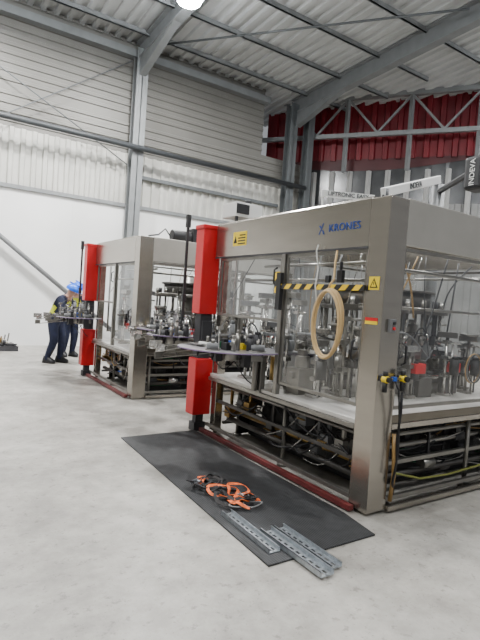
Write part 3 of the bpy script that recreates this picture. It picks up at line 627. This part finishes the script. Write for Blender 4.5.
# ------------------------------------------------------------------ people
def person(loc,rz,J,label,vest=True):
    E=empty('person',label,'person',loc,rz)
    order=['pelvis','spine','chest','neck','jaw','head','crown']
    V=[];R=[];Ed=[];idx={}
    def av(k,p,r): idx[k]=len(V);V.append(p);R.append(r)
    rad=dict(pelvis=.17,spine=.165,chest=.185,neck=.065,jaw=.08,head=.1,crown=.065)
    for k in order: av(k,J[k],rad[k])
    for a,c in zip(order,order[1:]): Ed.append((idx[a],idx[c]))
    for s in 'lr':
        for k,r in(('hip',.125),('knee',.095),('ankle',.068),('toe',.045)): av(k+s,J[k+s],r)
        Ed+= [(idx['pelvis'],idx['hip'+s]),(idx['hip'+s],idx['knee'+s]),(idx['knee'+s],idx['ankle'+s]),(idx['ankle'+s],idx['toe'+s])]
        for k,r in(('sho',.09),('elb',.066),('wri',.042),('palm',.036)): av(k+s,J[k+s],r)
        Ed+= [(idx['chest'],idx['sho'+s]),(idx['sho'+s],idx['elb'+s]),(idx['elb'+s],idx['wri'+s]),(idx['wri'+s],idx['palm'+s])]
    me=bpy.data.meshes.new('tmp');me.from_pydata(V,Ed,[])
    o=bpy.data.objects.new('tmp',me);COL.objects.link(o)
    sk=o.modifiers.new('s','SKIN')
    tor=(idx['pelvis'],idx['chest'],idx['spine'])
    for i,d in enumerate(me.skin_vertices[0].data): d.radius=(R[i]*(1.15 if i in tor else 1),R[i]*(.8 if i in tor else 1)); d.use_root=(i==0)
    ss=o.modifiers.new('u','SUBSURF');ss.levels=2
    dg=bpy.context.evaluated_depsgraph_get();bm=bpy.data.meshes.new_from_object(o.evaluated_get(dg))
    bpy.data.objects.remove(o)
    verts=[v.co.copy() for v in bm.vertices];b=B()
    keys=list(idx);pos=[Vector(J[k]) for k in keys]
    torso=[]
    for p in bm.polygons:
        c=p.center;k=keys[min(range(len(pos)),key=lambda i:(pos[i]-c).length)]
        mi=1 if (k in('jaw','head','crown','neck') or k.startswith('palm')) else (2 if k.startswith('toe') else 0)
        b.f.append(list(p.vertices));b.m.append(mi);b.sm.append(True)
        if k in('spine','chest'): torso.append((list(p.vertices),k))
    b.v=[tuple(v) for v in verts]
    for s in 'lr':
        w=Vector(J['wri'+s]);pm=Vector(J['palm'+s]);d=(pm-w).normalized();side=d.cross(Vector((0,0,1))).normalized();dn=side.cross(d).normalized()
        if dn.z>0:dn=-dn
        for i,l in enumerate((.068,.08,.075,.06)):
            q=pm+side*(-.027+.018*i)+d*.015
            b.tube([q,q+d*l*.5+dn*.004,q+d*l*.8+dn*.02,q+d*l*.92+dn*.04],[.0095,.009,.008,.006],6,1)
        q=pm-side*.03-d*.01;b.tube([q,q-side*.025+d*.025,q-side*.03+d*.055+dn*.01],[.011,.01,.008],6,1)
    h=Vector(J['head']);nk=Vector(J['jaw']);up=(Vector(J['crown'])-nk).normalized();fw=Vector((0,1,0));fw=(fw-up*fw.dot(up)).normalized();sd=fw.cross(up)
    for s in(-1,1):
        b.sph(h+fw*.085+sd*.032*s,.012,3,8);b.sph(h+sd*.093*s-up*.01,.022,1,8,(.5,1,1.3))
    b.tube([h+fw*.09+up*.005,h+fw*.112-up*.03,h+fw*.095-up*.04],[.008,.014,.01],6,1)
    b.tube([h+fw*.088-up*.06+sd*.022,h+fw*.094-up*.062,h+fw*.088-up*.06-sd*.022],.006,6,4)
    b.make('body',[NAVY,SKIN,BLACK,WHITE,mat('lips',(.4,.14,.12))],E)
    for s in 'lr':
        an=Vector(J['ankle'+s]);to=Vector(J['toe'+s]);d=Vector((to.x-an.x,to.y-an.y,0)).normalized();sd2=Vector((d.y,-d.x,0))
        bb=B();out=[]
        for (u,wd) in [(-.09,.032),(-.07,.046),(0,.05),(.08,.054),(.15,.052),(.19,.035)]: out.append((u,wd))
        ring=[(an+d*u+sd2*wd) for u,wd in out]+[(an+d*u-sd2*wd) for u,wd in out[::-1]]
        n=len(ring);top=[.13,.15,.15,.11,.08,.06];tops=top+top[::-1]
        vs=[(p.x,p.y,0) for p in ring]+[(p.x,p.y,.03) for p in ring]+[(an.x*.25+p.x*.75,an.y*.25+p.y*.75,tz) if i%6<3 and i<6 or i>8 else (p.x,p.y,tz) for i,(p,tz) in enumerate(zip(ring,tops))]
        fs=[tuple(range(n))[::-1],tuple(range(2*n,3*n))]
        for L_ in(0,1): fs+=[(L_*n+i,L_*n+(i+1)%n,(L_+1)*n+(i+1)%n,(L_+1)*n+i) for i in range(n)]
        bb.add(vs,fs,0,True);bb.make('boot',BLACK,E,label='black work boot')
    if vest:
        ids=sorted({i for f,k in torso for i in f});mp={i:n for n,i in enumerate(ids)}
        nm=[bm.vertices[i].normal for i in ids]
        vb=B();vb.add([verts[i]+nm[n]*.014 for n,i in enumerate(ids)],[[mp[i] for i in f] for f,k in torso],0,True)
        vb.make('hi_vis_vest',VESTM,E,label='yellow high visibility vest')
    rot=Vector((0,0,1)).rotation_difference(up)
    hb=B();hb.sph((0,0,0),.135,0,20,(1,1.12,.95),0.0);hb.cyl((0,0,-.008),(0,0,.004),.142,n=24);hb.box(-.07,.07,.10,.19,-.008,.002);hb.box(-.015,.015,-.13,.12,.11,.135)
    hb.v=[tuple((rot@Vector(v))+h+up*.03) for v in hb.v]
    hb.make('hard_hat',HELM,E,label='blue hard hat')
    return E
J1=dict(pelvis=(0,-.02,.94),spine=(0,.01,1.11),chest=(0,.08,1.32),neck=(0,.14,1.47),jaw=(0,.19,1.52),head=(0,.215,1.59),crown=(0,.235,1.66),
 hipl=(-.10,-.02,.87),kneel=(-.11,.04,.49),anklel=(-.11,-.03,.10),toel=(-.12,.09,.06),hipr=(.10,-.02,.87),kneer=(.11,.02,.49),ankler=(.12,-.06,.10),toer=(.14,.06,.06),
 shol=(-.19,.09,1.40),elbl=(-.25,.14,1.13),wril=(-.18,.36,1.08),palml=(-.16,.44,1.08),shor=(.19,.09,1.40),elbr=(.25,.14,1.13),wrir=(.18,.36,1.08),palmr=(.16,.44,1.08))
J2=dict(pelvis=(0,-.06,.93),spine=(0,.0,1.09),chest=(0,.12,1.28),neck=(0,.20,1.42),jaw=(0,.25,1.465),head=(0,.28,1.53),crown=(0,.305,1.60),
 hipl=(-.10,-.06,.86),kneel=(-.11,.07,.48),anklel=(-.11,.02,.10),toel=(-.12,.14,.06),hipr=(.10,-.06,.86),kneer=(.11,.0,.48),ankler=(.12,-.14,.10),toer=(.14,-.02,.06),
 shol=(-.19,.14,1.35),elbl=(-.25,.2,1.09),wril=(-.18,.42,1.04),palml=(-.16,.50,1.04),shor=(.19,.14,1.35),elbr=(.25,.2,1.09),wrir=(.18,.42,1.04),palmr=(.16,.50,1.04))
person((3.03,11.75,0),radians(-160),J1,'worker in navy overalls, yellow vest and blue hard hat standing')
person((2.52,10.75,0),radians(-130),J2,'worker in navy overalls, yellow vest and blue hard hat leaning slightly')

# ------------------------------------------------------------------ world & camera
w=bpy.data.worlds.new('World');SC.world=w;w.use_nodes=True
w.node_tree.nodes['Background'].inputs[0].default_value=(.92,.95,1,1);w.node_tree.nodes['Background'].inputs[1].default_value=.32
a=radians(33.4);p=radians(2.1);r=radians(4.0)
fwd=Vector((sin(a)*cos(p),cos(a)*cos(p),-sin(p)));r0=Vector((cos(a),-sin(a),0));u0=r0.cross(fwd)
Rv=r0*cos(r)+u0*sin(r);Uv=u0*cos(r)-r0*sin(r)
cam=bpy.data.cameras.new('camera');co=bpy.data.objects.new('camera',cam);COL.objects.link(co)
Mx=Matrix((Rv,Uv,-fwd)).transposed().to_4x4();Mx.translation=Vector((0,0,1.55));co.matrix_world=Mx
cam.sensor_fit='VERTICAL';cam.sensor_height=36;cam.lens=36*494/640;cam.clip_end=200
SC.camera=co
